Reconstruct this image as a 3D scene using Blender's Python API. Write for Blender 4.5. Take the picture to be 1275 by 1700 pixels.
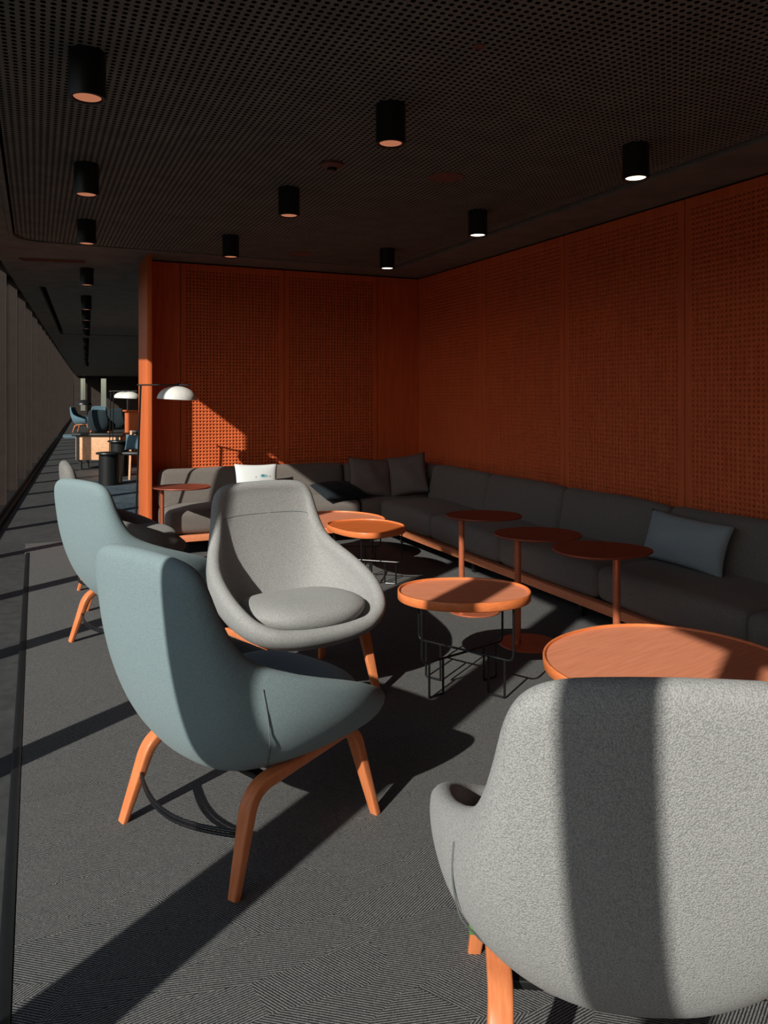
import bpy, bmesh, math, random
import numpy as np
from mathutils.bvhtree import BVHTree
from mathutils import Vector, Matrix

for o in list(bpy.data.objects):
    bpy.data.objects.remove(o, do_unlink=True)
scene = bpy.context.scene
COL = scene.collection
PI = math.pi
R = math.radians
random.seed(7)

# ------------------------------------------------------------------ camera
CAM_H, FPX, HOR, CXP = 1.4, 1275.0, 655.0, 637.5
YAW = math.atan((CXP - 60) / FPX)
cam_d = bpy.data.cameras.new('camera')
cam_d.sensor_fit = 'VERTICAL'
cam_d.sensor_height = 36.0
cam_d.lens = 36.0 * FPX / 1700.0
cam_d.shift_y = (HOR - 850.0) / 1700.0
cam_d.clip_start = 0.05
cam_d.clip_end = 600
cam = bpy.data.objects.new('camera', cam_d)
COL.objects.link(cam)
cam.location = (0, 0, CAM_H)
cam.rotation_euler = (PI / 2, 0, -YAW)
scene.camera = cam

# ------------------------------------------------------------------ world, sun, exposure
SUN_AZ, SUN_EL = R(35.0), R(30.6)          # the way the light travels, from +X
world = bpy.data.worlds.new('world')
scene.world = world
world.use_nodes = True
wn = world.node_tree.nodes
wl = world.node_tree.links
wn.clear()
wo = wn.new('ShaderNodeOutputWorld')
wb = wn.new('ShaderNodeBackground')
ws = wn.new('ShaderNodeTexSky')
ws.sky_type = 'NISHITA'
ws.sun_disc = False
ws.sun_elevation = SUN_EL
ws.sun_rotation = math.atan2(-math.cos(SUN_AZ), -math.sin(SUN_AZ))
wb.inputs['Strength'].default_value = 0.10
wl.new(ws.outputs[0], wb.inputs[0])
wl.new(wb.outputs[0], wo.inputs[0])

sun_d = bpy.data.lights.new('sun', 'SUN')
sun_d.energy = 5.6
sun_d.color = (1.0, 0.93, 0.85)
sun_d.angle = R(0.6)
sun = bpy.data.objects.new('sun', sun_d)
COL.objects.link(sun)
sdir = Vector((math.cos(SUN_AZ) * math.cos(SUN_EL), math.sin(SUN_AZ) * math.cos(SUN_EL), -math.sin(SUN_EL)))
sun.rotation_euler = sdir.to_track_quat('-Z', 'Y').to_euler()
sun.location = (-8, -6, 8)

vs = scene.view_settings
vs.view_transform = 'Standard'
vs.look = 'None'
vs.gamma = 1.0
vs.use_curve_mapping = False
vs.exposure = 0.0


# ------------------------------------------------------------------ pixel -> floor point (for distances read off the floor)
def at(px, py, z=0.0):
    fx, fy = math.sin(YAW), math.cos(YAW)
    k = (px - CXP) / FPX
    dx, dy = fx + fy * k, fy - fx * k
    t = (CAM_H - z) / ((py - HOR) / FPX)
    return Vector((dx * t, dy * t, z))


# ------------------------------------------------------------------ materials
MATS = {}


def mat_base(name, rough=0.6, spec=0.4, metal=0.0):
    m = bpy.data.materials.new(name)
    m.use_nodes = True
    nt = m.node_tree
    b = nt.nodes['Principled BSDF']
    b.inputs['Roughness'].default_value = rough
    b.inputs['Specular IOR Level'].default_value = spec
    b.inputs['Metallic'].default_value = metal
    MATS[name] = m
    return m, nt, b


def nd(nt, kind, **kw):
    n = nt.nodes.new(kind)
    for k, v in kw.items():
        setattr(n, k, v)
    return n


def ramp(nt, fac, stops):
    r = nd(nt, 'ShaderNodeValToRGB')
    e = r.color_ramp.elements
    while len(e) < len(stops):
        e.new(0.5)
    for el, (p, c) in zip(e, stops):
        el.position = p
        el.color = (*c, 1)
    nt.links.new(fac, r.inputs[0])
    return r.outputs[0]


def objco(nt, scale=(1, 1, 1), rot=(0, 0, 0)):
    tc = nd(nt, 'ShaderNodeTexCoord')
    mp = nd(nt, 'ShaderNodeMapping')
    mp.inputs['Scale'].default_value = scale
    mp.inputs['Rotation'].default_value = rot
    nt.links.new(tc.outputs['Object'], mp.inputs[0])
    return mp.outputs[0]


def noise(nt, co, scale, detail=3.0, rough=0.55):
    n = nd(nt, 'ShaderNodeTexNoise')
    n.inputs['Scale'].default_value = scale
    n.inputs['Detail'].default_value = detail
    n.inputs['Roughness'].default_value = rough
    nt.links.new(co, n.inputs['Vector'])
    return n.outputs[0]


def bump(nt, b, h, strength, dist=0.002):
    bp = nd(nt, 'ShaderNodeBump')
    bp.inputs['Strength'].default_value = strength
    bp.inputs['Distance'].default_value = dist
    nt.links.new(h, bp.inputs['Height'])
    nt.links.new(bp.outputs[0], b.inputs['Normal'])


def m_plain(name, col, rough=0.6, spec=0.4, metal=0.0, var=0.12, nscale=30):
    m, nt, b = mat_base(name, rough, spec, metal)
    co = objco(nt)
    c1 = tuple(min(1, c * (1 - var)) for c in col)
    c2 = tuple(min(1, c * (1 + var)) for c in col)
    nt.links.new(ramp(nt, noise(nt, co, nscale), [(0.35, c1), (0.65, c2)]), b.inputs['Base Color'])
    return m


def m_fabric(name, c1, c2, weave=170.0, bstr=0.5, sheen=0.15, mott=0.5):
    m, nt, b = mat_base(name, 0.92, 0.12)
    b.inputs['Sheen Weight'].default_value = sheen
    b.inputs['Sheen Roughness'].default_value = 0.6
    co = objco(nt)
    v = nd(nt, 'ShaderNodeTexVoronoi')
    v.inputs['Scale'].default_value = weave
    nt.links.new(co, v.inputs['Vector'])
    n = noise(nt, co, weave * 0.6, 2.0)
    mx = nd(nt, 'ShaderNodeMix', data_type='FLOAT')
    mx.inputs[0].default_value = mott
    nt.links.new(v.outputs['Distance'], mx.inputs[2])
    nt.links.new(n, mx.inputs[3])
    nt.links.new(ramp(nt, mx.outputs[0], [(0.22, c1), (0.66, c2)]), b.inputs['Base Color'])
    inv = nd(nt, 'ShaderNodeMath', operation='SUBTRACT')
    inv.inputs[0].default_value = 1.0
    nt.links.new(v.outputs['Distance'], inv.inputs[1])
    bump(nt, b, inv.outputs[0], bstr, 0.0015)
    return m


def m_wood(name, c1, c2, rough=0.42, scale=(4, 60, 60), spec=0.4, rot=(0, 0, 0)):
    m, nt, b = mat_base(name, rough, spec)
    co = objco(nt, scale, rot)
    n1 = noise(nt, co, 1.0, 5.0, 0.6)
    nt.links.new(ramp(nt, n1, [(0.3, c1), (0.7, c2)]), b.inputs['Base Color'])
    bump(nt, b, n1, 0.06, 0.001)
    return m


def m_emit(name, col, strength):
    m = bpy.data.materials.new(name)
    m.use_nodes = True
    nt = m.node_tree
    nt.nodes.clear()
    o = nd(nt, 'ShaderNodeOutputMaterial')
    e = nd(nt, 'ShaderNodeEmission')
    e.inputs[0].default_value = (*col, 1)
    e.inputs[1].default_value = strength
    nt.links.new(e.outputs[0], o.inputs[0])
    MATS[name] = m
    return m


def m_glass(name):
    m = bpy.data.materials.new(name)
    m.use_nodes = True
    nt = m.node_tree
    nt.nodes.clear()
    o = nd(nt, 'ShaderNodeOutputMaterial')
    mix = nd(nt, 'ShaderNodeMixShader')
    tr = nd(nt, 'ShaderNodeBsdfTransparent')
    tr.inputs[0].default_value = (0.93, 0.96, 0.95, 1)
    gl = nd(nt, 'ShaderNodeBsdfGlossy')
    gl.inputs['Roughness'].default_value = 0.02
    # Schlick reflectance, the same from both sides of the pane
    ge = nd(nt, 'ShaderNodeNewGeometry')
    dt = nd(nt, 'ShaderNodeVectorMath', operation='DOT_PRODUCT')
    nt.links.new(ge.outputs['Normal'], dt.inputs[0])
    nt.links.new(ge.outputs['Incoming'], dt.inputs[1])
    ab = nd(nt, 'ShaderNodeMath', operation='ABSOLUTE')
    nt.links.new(dt.outputs['Value'], ab.inputs[0])
    om = nd(nt, 'ShaderNodeMath', operation='SUBTRACT')
    om.inputs[0].default_value = 1.0
    nt.links.new(ab.outputs[0], om.inputs[1])
    pw = nd(nt, 'ShaderNodeMath', operation='POWER')
    nt.links.new(om.outputs[0], pw.inputs[0])
    pw.inputs[1].default_value = 5.0
    ma = nd(nt, 'ShaderNodeMath', operation='MULTIPLY_ADD')
    nt.links.new(pw.outputs[0], ma.inputs[0])
    ma.inputs[1].default_value = 0.95
    ma.inputs[2].default_value = 0.045
    nt.links.new(ma.outputs[0], mix.inputs[0])
    nt.links.new(tr.outputs[0], mix.inputs[1])
    nt.links.new(gl.outputs[0], mix.inputs[2])
    nt.links.new(mix.outputs[0], o.inputs[0])
    MATS[name] = m
    return m


def m_carpet(name, dark, light, warm):
    """pin-striped carpet: long facets, each with the stripes running at an angle of its own"""
    m, nt, b = mat_base(name, 0.95, 0.1)
    L = nt.links
    co = objco(nt)
    st = nd(nt, 'ShaderNodeMapping')
    st.inputs['Scale'].default_value = (2.1, 5.0, 1)
    st.inputs['Rotation'].default_value = (0, 0, R(24))
    L.new(co, st.inputs[0])
    vo = nd(nt, 'ShaderNodeTexVoronoi')
    vo.inputs['Scale'].default_value = 1.6
    L.new(st.outputs[0], vo.inputs['Vector'])
    sp = nd(nt, 'ShaderNodeSeparateColor')
    L.new(vo.outputs['Color'], sp.inputs[0])
    sn = nd(nt, 'ShaderNodeMath', operation='SNAP')
    L.new(sp.outputs[0], sn.inputs[0])
    sn.inputs[1].default_value = 0.2
    an = nd(nt, 'ShaderNodeMath', operation='MULTIPLY_ADD')
    L.new(sn.outputs[0], an.inputs[0])
    an.inputs[1].default_value = 1.9
    an.inputs[2].default_value = 0.55
    xy = nd(nt, 'ShaderNodeSeparateXYZ')
    L.new(co, xy.inputs[0])
    s_, c_ = nd(nt, 'ShaderNodeMath', operation='SINE'), nd(nt, 'ShaderNodeMath', operation='COSINE')
    L.new(an.outputs[0], s_.inputs[0])
    L.new(an.outputs[0], c_.inputs[0])
    m1, m2 = nd(nt, 'ShaderNodeMath', operation='MULTIPLY'), nd(nt, 'ShaderNodeMath', operation='MULTIPLY')
    L.new(xy.outputs[0], m1.inputs[0]); L.new(c_.outputs[0], m1.inputs[1])
    L.new(xy.outputs[1], m2.inputs[0]); L.new(s_.outputs[0], m2.inputs[1])
    ad = nd(nt, 'ShaderNodeMath', operation='ADD')
    L.new(m1.outputs[0], ad.inputs[0]); L.new(m2.outputs[0], ad.inputs[1])
    nz = noise(nt, co, 260, 2)
    wob = nd(nt, 'ShaderNodeMath', operation='MULTIPLY_ADD')
    L.new(nz, wob.inputs[0]); wob.inputs[1].default_value = 0.0035
    L.new(ad.outputs[0], wob.inputs[2])
    k = nd(nt, 'ShaderNodeMath', operation='MULTIPLY')
    L.new(wob.outputs[0], k.inputs[0]); k.inputs[1].default_value = 2 * PI / 0.0068
    sw = nd(nt, 'ShaderNodeMath', operation='SINE')
    L.new(k.outputs[0], sw.inputs[0])
    half = nd(nt, 'ShaderNodeMath', operation='MULTIPLY_ADD')
    L.new(sw.outputs[0], half.inputs[0]); half.inputs[1].default_value = 0.5; half.inputs[2].default_value = 0.5
    base = ramp(nt, half.outputs[0], [(0.25, dark), (0.75, light)])
    mixc = nd(nt, 'ShaderNodeMix', data_type='RGBA', blend_type='MULTIPLY')
    mixc.inputs[0].default_value = 1.0
    L.new(base, mixc.inputs[6])
    L.new(ramp(nt, noise(nt, co, 330, 2), [(0.3, (0.55, 0.6, 0.66)), (0.7, warm)]), mixc.inputs[7])
    L.new(mixc.outputs[2], b.inputs['Base Color'])
    bump(nt, b, half.outputs[0], 0.5, 0.0015)
    return m


def m_speckle(name, c1, c2, scale, rough=0.8, spec=0.2):
    m, nt, b = mat_base(name, rough, spec)
    co = objco(nt)
    a = noise(nt, co, scale, 4)
    c = noise(nt, co, 2.5, 3)
    mx = nd(nt, 'ShaderNodeMix', data_type='FLOAT')
    mx.inputs[0].default_value = 0.35
    nt.links.new(a, mx.inputs[2]); nt.links.new(c, mx.inputs[3])
    nt.links.new(ramp(nt, mx.outputs[0], [(0.38, c1), (0.62, c2)]), b.inputs['Base Color'])
    bump(nt, b, a, 0.15, 0.001)
    return m


m_carpet('carpet', (0.030, 0.035, 0.040), (0.262, 0.252, 0.246), (1.15, 1.08, 1.03))
m_speckle('blue_rug', (0.018, 0.027, 0.037), (0.10, 0.135, 0.165), 60)
m_speckle('dark_floor', (0.048, 0.048, 0.049), (0.075, 0.073, 0.072), 14, 0.55, 0.3)
m_wood('panel_orange', (0.66, 0.118, 0.034), (0.84, 0.168, 0.052), 0.5, (40, 40, 2.5), 0.3)
m_wood('end_orange', (0.66, 0.13, 0.035), (0.80, 0.19, 0.055), 0.5, (40, 40, 2.5), 0.3)
m_plain('felt_black', (0.012, 0.009, 0.008), 0.95, 0.05)
m_plain('ceiling_sheet', (0.20, 0.197, 0.18), 0.8, 0.2, nscale=6)
m_plain('ceiling_plain', (0.21, 0.195, 0.175), 0.85, 0.15, nscale=5)
m_plain('ceiling_red', (0.22, 0.10, 0.08), 0.7, 0.2)
m_plain('bronze', (0.027, 0.0165, 0.0132), 0.5, 0.4, nscale=8)
m_plain('bronze_highlight', (0.075, 0.052, 0.043), 0.45, 0.4)  # lighter bronze carrying the highlight along the mullion edges
m_plain('dark_metal', (0.012, 0.012, 0.013), 0.4, 0.5)
m_plain('black_wire', (0.008, 0.008, 0.009), 0.32, 0.5)
m_plain('dark_wall', (0.05, 0.035, 0.03), 0.8, 0.2, nscale=4)
m_plain('outdoor_ground', (0.035, 0.036, 0.032), 0.9, 0.1, nscale=0.3)
m_glass('window_glass')
m_wood('leg_wood', (0.62, 0.175, 0.062), (0.82, 0.265, 0.105), 0.38, (18, 90, 6))
m_wood('tray_top', (0.76, 0.255, 0.135), (0.90, 0.33, 0.19), 0.36, (5, 70, 5))
m_wood('tray_rim', (0.74, 0.185, 0.055), (0.90, 0.255, 0.085), 0.38, (30, 30, 120))
m_wood('tray_dark', (0.60, 0.125, 0.03), (0.80, 0.19, 0.05), 0.36, (5, 70, 5))
m_wood('rail_wood', (0.68, 0.22, 0.10), (0.82, 0.29, 0.14), 0.42, (60, 60, 60))
m_plain('copper', (0.62, 0.17, 0.08), 0.36, 0.5, 0.35, var=0.06)
m_plain('copper_top', (0.26, 0.062, 0.035), 0.45, 0.4, 0.25, var=0.08)
m_fabric('fabric_blue', (0.29, 0.37, 0.395), (0.195, 0.26, 0.28), 420, 0.3, 0.1, 0.65)
m_fabric('fabric_grey', (0.475, 0.462, 0.455), (0.27, 0.265, 0.266), 330, 0.8, 0.1, 0.45)
m_fabric('fabric_ash', (0.30, 0.28, 0.265), (0.18, 0.17, 0.165), 300, 0.5, 0.1, 0.6)
m_fabric('fabric_charcoal', (0.25, 0.212, 0.19), (0.138, 0.118, 0.108), 330, 0.4, 0.1, 0.6)
m_fabric('fabric_navy', (0.020, 0.026, 0.034), (0.010, 0.014, 0.02), 330, 0.3, 0.05, 0.6)
m_fabric('fabric_slate', (0.36, 0.40, 0.42), (0.25, 0.285, 0.305), 420, 0.3, 0.05, 0.65)
m_fabric('fabric_brown', (0.24, 0.19, 0.18), (0.16, 0.125, 0.12), 420, 0.3, 0.05, 0.65)
m_fabric('fabric_teal', (0.14, 0.24, 0.30), (0.09, 0.16, 0.21), 300, 0.3, 0.1, 0.6)
m_fabric('fabric_ink', (0.035, 0.05, 0.06), (0.02, 0.03, 0.036), 300, 0.3, 0.05, 0.6)
m_plain('seam_thread', (0.17, 0.185, 0.19), 0.9, 0.1)
m_plain('lamp_white', (0.80, 0.77, 0.74), 0.4, 0.4, var=0.03)
m_plain('tag_green', (0.10, 0.24, 0.05), 0.6, 0.3)
m_plain('tag_yellow', (0.75, 0.45, 0.05), 0.6, 0.3)
m_plain('peach_wood', (0.80, 0.42, 0.24), 0.5, 0.3)
m_plain('post_pale', (0.45, 0.40, 0.36), 0.5, 0.3)
m_plain('reflector', (0.62, 0.28, 0.17), 0.35, 0.5, 0.6, var=0.03)
m_emit('lamp_glow', (1.0, 0.80, 0.58), 5.0)
m_emit('reflector_glow', (1.0, 0.36, 0.19), 0.42)  # lamp light on the copper lining, put in as a glow of its own


# white pillow with its small printed emblem and lettering-like marks
def m_pillow_print():
    m, nt, b = mat_base('pillow_white', 0.9, 0.1)
    L = nt.links
    co = objco(nt)
    xyz = nd(nt, 'ShaderNodeSeparateXYZ')
    L.new(co, xyz.inputs[0])

    def M(op, a, bb, c=None):
        n = nd(nt, 'ShaderNodeMath', operation=op)
        for i, v in enumerate((a, bb, c)):
            if v is None:
                continue
            if isinstance(v, (int, float)):
                n.inputs[i].default_value = v
            else:
                L.new(v, n.inputs[i])
        return n.outputs[0]

    x, z = xyz.outputs[0], xyz.outputs[2]

    def box(x0, x1, z0, z1):
        a = M('MULTIPLY', M('GREATER_THAN', x, x0), M('LESS_THAN', x, x1))
        c = M('MULTIPLY', M('GREATER_THAN', z, z0), M('LESS_THAN', z, z1))
        return M('MULTIPLY', a, c)

    def blob(cx, cz, rx, rz):
        dx = M('DIVIDE', M('SUBTRACT', x, cx), rx)
        dz = M('DIVIDE', M('SUBTRACT', z, cz), rz)
        rr = M('ADD', M('MULTIPLY', dx, dx), M('MULTIPLY', dz, dz))
        return M('LESS_THAN', M('ADD', rr, M('MULTIPLY', noise(nt, co, 60, 2), 0.7)), 1.15)

    cur = None
    base = nd(nt, 'ShaderNodeRGB')
    base.outputs[0].default_value = (0.80, 0.81, 0.82, 1)
    cur = base.outputs[0]

    def over(mask, col, f=1.0):
        nonlocal cur
        mx = nd(nt, 'ShaderNodeMix', data_type='RGBA')
        L.new(M('MULTIPLY', mask, f), mx.inputs[0])
        L.new(cur, mx.inputs[6])
        mx.inputs[7].default_value = (*col, 1)
        cur = mx.outputs[2]

    over(blob(0.055, 0.055, 0.045, 0.018), (0.30, 0.55, 0.60))
    over(blob(0.045, 0.060, 0.018, 0.014), (0.10, 0.27, 0.33))
    over(blob(-0.025, 0.045, 0.010, 0.007), (0.45, 0.38, 0.40))
    over(blob(0.115, 0.052, 0.016, 0.006), (0.55, 0.40, 0.45))
    # rows of pale blue letter-like strokes
    for row, (z0, z1) in enumerate(((-0.012, 0.018), (-0.05, -0.025))):
        x0 = 0.01 + 0.004 * row
        for k in range(4 if row == 0 else 5):
            over(box(x0 + k * 0.026, x0 + k * 0.026 + 0.007, z0, z1), (0.42, 0.58, 0.70), 0.75)
            over(box(x0 + k * 0.026, x0 + k * 0.026 + 0.017, z1 - 0.006, z1), (0.42, 0.58, 0.70), 0.6)
    L.new(cur, b.inputs['Base Color'])
    bump(nt, b, noise(nt, co, 300, 2), 0.1, 0.001)
    return m


m_pillow_print()


# ------------------------------------------------------------------ mesh helpers
def link(name, me, mat, parent=None, smooth=True):
    o = bpy.data.objects.new(name, me)
    COL.objects.link(o)
    if mat and len(me.materials) == 0:
        me.materials.append(MATS[mat])
    if parent:
        o.parent = parent
    if smooth:
        me.shade_smooth() if hasattr(me, 'shade_smooth') else None
    return o


def pyd(name, verts, faces, mat, parent=None, smooth=True):
    me = bpy.data.meshes.new(name)
    me.from_pydata([tuple(v) for v in verts], [], [tuple(f) for f in faces])
    me.update()
    return link(name, me, mat, parent, smooth)


def np_quads(name, V, Q, mat, parent=None):
    me = bpy.data.meshes.new(name)
    V = np.ascontiguousarray(V, dtype=np.float32)
    Q = np.ascontiguousarray(Q, dtype=np.int32)
    me.vertices.add(len(V))
    me.vertices.foreach_set('co', V.ravel())
    me.loops.add(Q.size)
    me.loops.foreach_set('vertex_index', Q.ravel())
    me.polygons.add(len(Q))
    me.polygons.foreach_set('loop_start', np.arange(0, Q.size, 4, dtype=np.int32))
    me.polygons.foreach_set('loop_total', np.full(len(Q), 4, dtype=np.int32))
    me.update(calc_edges=True)
    me.validate()
    return link(name, me, mat, parent, smooth=False)


def fix_normals(bm):
    bmesh.ops.recalc_face_normals(bm, faces=bm.faces)


def bm_obj(name, bm, mat, parent=None, smooth=True, sharp=40):
    fix_normals(bm)
    me = bpy.data.meshes.new(name)
    bm.to_mesh(me)
    bm.free()
    o = link(name, me, mat, parent, False)
    if smooth:
        for p in me.polygons:
            p.use_smooth = True
        try:
            me.set_sharp_from_angle(angle=R(sharp))
        except Exception:
            pass
    return o


def bx(bm, x0, x1, y0, y1, z0, z1, bev=0.0, M=None):
    r = bmesh.ops.create_cube(bm, size=1)
    vs_ = r['verts']
    for v in vs_:
        v.co = Vector((x0 + (v.co.x + .5) * (x1 - x0), y0 + (v.co.y + .5) * (y1 - y0), z0 + (v.co.z + .5) * (z1 - z0)))
    if bev > 0:
        es = list({e for v in vs_ for e in v.link_edges})
        rr = bmesh.ops.bevel(bm, geom=es, offset=bev, segments=2, affect='EDGES', profile=0.5)
        vs_ = list({v for f in rr['faces'] for v in f.verts} | {v for v in vs_ if v.is_valid})
    if M:
        for v in vs_:
            v.co = M @ v.co
    return vs_


def box_obj(name, dims, mat, parent=None, bev=0.0):
    bm = bmesh.new()
    bx(bm, *dims, bev=bev)
    return bm_obj(name, bm, mat, parent, smooth=bev > 0)


def lathe(bm, prof, n=32, M=None, close=False):
    """prof: list of (r, z)"""
    rings = []
    for r, z in prof:
        if r < 1e-6:
            v = bm.verts.new((0, 0, z))
            rings.append([v])
        else:
            rings.append([bm.verts.new((r * math.cos(2 * PI * i / n), r * math.sin(2 * PI * i / n), z)) for i in range(n)])
    for a, b in zip(rings, rings[1:]):
        for i in range(n):
            j = (i + 1) % n
            if len(a) == 1 and len(b) == 1:
                continue
            if len(a) == 1:
                bm.faces.new((a[0], b[j], b[i]))
            elif len(b) == 1:
                bm.faces.new((a[i], a[j], b[0]))
            else:
                bm.faces.new((a[i], a[j], b[j], b[i]))
    if M:
        for rg in rings:
            for v in rg:
                v.co = M @ v.co
    return rings


def round_path(pts, rad, seg=6):
    """polyline with its inner corners rounded"""
    P = [Vector(p) for p in pts]
    if isinstance(rad, (int, float)):
        rad = [rad] * len(P)
    out = [P[0]]
    for i in range(1, len(P) - 1):
        a, b, c = P[i - 1], P[i], P[i + 1]
        d1, d2 = (a - b), (c - b)
        r = min(rad[i], d1.length * .49, d2.length * .49)
        p1, p2 = b + d1.normalized() * r, b + d2.normalized() * r
        for k in range(seg + 1):
            t = k / seg
            out.append(p1 * (1 - t) ** 2 + b * 2 * t * (1 - t) + p2 * t * t)
    out.append(P[-1])
    return out


def sweep(bm, path, section, up=Vector((0, 1, 0)), scales=None, closed=False):
    """section: list of (a, b): a along side vector, b along normal"""
    P = [Vector(p) for p in path]
    n = len(P)
    rings = []
    for i, p in enumerate(P):
        if closed:
            t = (P[(i + 1) % n] - P[i - 1]).normalized()
        else:
            t = (P[min(i + 1, n - 1)] - P[max(i - 1, 0)]).normalized()
        side = up - t * up.dot(t)
        if side.length < 1e-4:
            side = Vector((1, 0, 0)) - t * t.x
        side.normalize()
        nn = t.cross(side)
        s = scales[i] if scales else (1, 1)
        rings.append([bm.verts.new(p + side * a * s[0] + nn * b * s[1]) for a, b in section])
    m = len(section)
    rng = range(n) if closed else range(n - 1)
    for i in rng:
        A, B = rings[i], rings[(i + 1) % n]
        for k in range(m):
            bm.faces.new((A[k], A[(k + 1) % m], B[(k + 1) % m], B[k]))
    if not closed:
        bm.faces.new(rings[0])
        bm.faces.new(list(reversed(rings[-1])))


def circ(r, n=10):
    return [(r * math.cos(2 * PI * i / n), r * math.sin(2 * PI * i / n)) for i in range(n)]


def rrect(hw, hh, r, k=3):
    out = []
    for cx, cy, a0 in ((hw - r, hh - r, 0), (-hw + r, hh - r, 90), (-hw + r, -hh + r, 180), (hw - r, -hh + r, 270)):
        for i in range(k + 1):
            a = R(a0 + 90 * i / k)
            out.append((cx + r * math.cos(a), cy + r * math.sin(a)))
    return out


def tube_obj(name, pts, r, mat, parent=None, n=10, up=Vector((0, 1, 0)), closed=False):
    bm = bmesh.new()
    sweep(bm, pts, circ(r, n), up, closed=closed)
    return bm_obj(name, bm, mat, parent)


def soft_box(hx, hy, hz, r, crown=0.0, side=0.0, seg=5, mid=7, wob=0.0, seed=0):
    """cushion: box with a constant edge radius, swelling faces; returns verts, faces (origin at centre)"""
    def axis(h):
        a = [-h + r * (1 - math.cos(PI / 2 * i / seg)) for i in range(seg)]
        b = [-(h - r) + 2 * (h - r) * i / mid for i in range(mid + 1)]
        c = [-v for v in reversed(a)]
        return a + b + c
    X, Y, Z = axis(hx), axis(hy), axis(hz)
    idx, V, F = {}, [], []
    rnd = random.Random(seed)
    ph = [rnd.uniform(0, 6.28) for _ in range(4)]

    def vert(i, j, k):
        key = (i, j, k)
        if key in idx:
            return idx[key]
        p = Vector((X[i], Y[j], Z[k]))
        c = Vector((max(-hx + r, min(hx - r, p.x)), max(-hy + r, min(hy - r, p.y)), max(-hz + r, min(hz - r, p.z))))
        d = p - c
        if d.length > 1e-9:
            p = c + d.normalized() * r
        fx, fy, fz = 1 - (p.x / hx) ** 2, 1 - (p.y / hy) ** 2, 1 - (p.z / hz) ** 2
        q = p.copy()
        q.z += crown * (p.z / hz) * max(0, fx) ** .7 * max(0, fy) ** .7
        q.y += side * (p.y / hy) * max(0, fx) ** .6 * max(0, fz) ** .6
        q.x += side * .7 * (p.x / hx) * max(0, fy) ** .6 * max(0, fz) ** .6
        if wob:
            q.z += wob * math.sin(9 * p.x + ph[0]) * math.sin(8 * p.y + ph[1]) * (p.z / hz)
            q.y += wob * math.sin(7 * p.x + ph[2]) * math.sin(8 * p.z + ph[3])
        idx[key] = len(V)
        V.append(q)
        return idx[key]
    nx, ny, nz = len(X) - 1, len(Y) - 1, len(Z) - 1
    for i in range(nx):
        for j in range(ny):
            F.append((vert(i, j, 0), vert(i, j + 1, 0), vert(i + 1, j + 1, 0), vert(i + 1, j, 0)))
            F.append((vert(i, j, nz), vert(i + 1, j, nz), vert(i + 1, j + 1, nz), vert(i, j + 1, nz)))
    for i in range(nx):
        for k in range(nz):
            F.append((vert(i, 0, k), vert(i + 1, 0, k), vert(i + 1, 0, k + 1), vert(i, 0, k + 1)))
            F.append((vert(i, ny, k), vert(i, ny, k + 1), vert(i + 1, ny, k + 1), vert(i + 1, ny, k)))
    for j in range(ny):
        for k in range(nz):
            F.append((vert(0, j, k), vert(0, j, k + 1), vert(0, j + 1, k + 1), vert(0, j + 1, k)))
            F.append((vert(nx, j, k), vert(nx, j + 1, k), vert(nx, j + 1, k + 1), vert(nx, j, k + 1)))
    return V, F


def cushion_obj(name, V, F, M, mat, parent):
    return pyd(name, [M @ v for v in V], F, mat, parent)


def pillow_mesh(w, h, t, pinch=0.07, n=22, crease=0.0, seed=0):
    """scatter pillow standing in the XZ plane, w wide, h high, t thick; pointed corners"""
    rnd = random.Random(seed)
    ph = [rnd.uniform(0, 6.28) for _ in range(6)]
    V, F = [], []
    ids = {}
    for s in (-1, 1):
        for i in range(n + 1):
            for j in range(n + 1):
                u, v = -1 + 2 * i / n, -1 + 2 * j / n
                edge = i in (0, n) or j in (0, n)
                if edge and s == 1:
                    ids[(s, i, j)] = ids[(-1, i, j)]
                    continue
                x = w / 2 * u * (1 - pinch * (1 - v * v))
                z = h / 2 * v * (1 - pinch * (1 - u * u))
                th = t / 2 * max(0, 1 - u ** 2) ** .42 * max(0, 1 - v ** 2) ** .42
                if crease:
                    th += crease * (math.sin(5 * u + 3 * v + ph[0]) + .6 * math.sin(9 * v - 4 * u + ph[1])) * (1 - u * u) * (1 - v * v)
                    ed = 1 - min(1 - abs(u), 1 - abs(v))
                    th += crease * .6 * math.sin(22 * (u if abs(v) > abs(u) else v) + ph[2]) * ed ** 4 * (1 - u * u) ** .2 * (1 - v * v) ** .2
                ids[(s, i, j)] = len(V)
                V.append(Vector((x, s * th, z)))
    for s in (-1, 1):
        for i in range(n):
            for j in range(n):
                q = (ids[(s, i, j)], ids[(s, i + 1, j)], ids[(s, i + 1, j + 1)], ids[(s, i, j + 1)])
                F.append(q if s == -1 else tuple(reversed(q)))
    return V, F


# ------------------------------------------------------------------ scene-graph helpers
def tag(o, label, cat, group=None):
    o['label'] = label
    o['category'] = cat
    if group:
        o['group'] = group
    return o


def thing(name, label, cat, loc=(0, 0, 0), rz=0.0, group=None):
    o = bpy.data.objects.new(name, None)
    o.empty_display_size = 0.1
    COL.objects.link(o)
    o.location = loc
    o.rotation_euler = (0, 0, rz)
    return tag(o, label, cat, group)


def struct(o):
    o['kind'] = 'structure'
    return o


def sroot(name, loc=(0, 0, 0), rz=0.0):
    o = bpy.data.objects.new(name, None)
    COL.objects.link(o)
    o.location = loc
    o.rotation_euler = (0, 0, rz)
    return struct(o)


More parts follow.
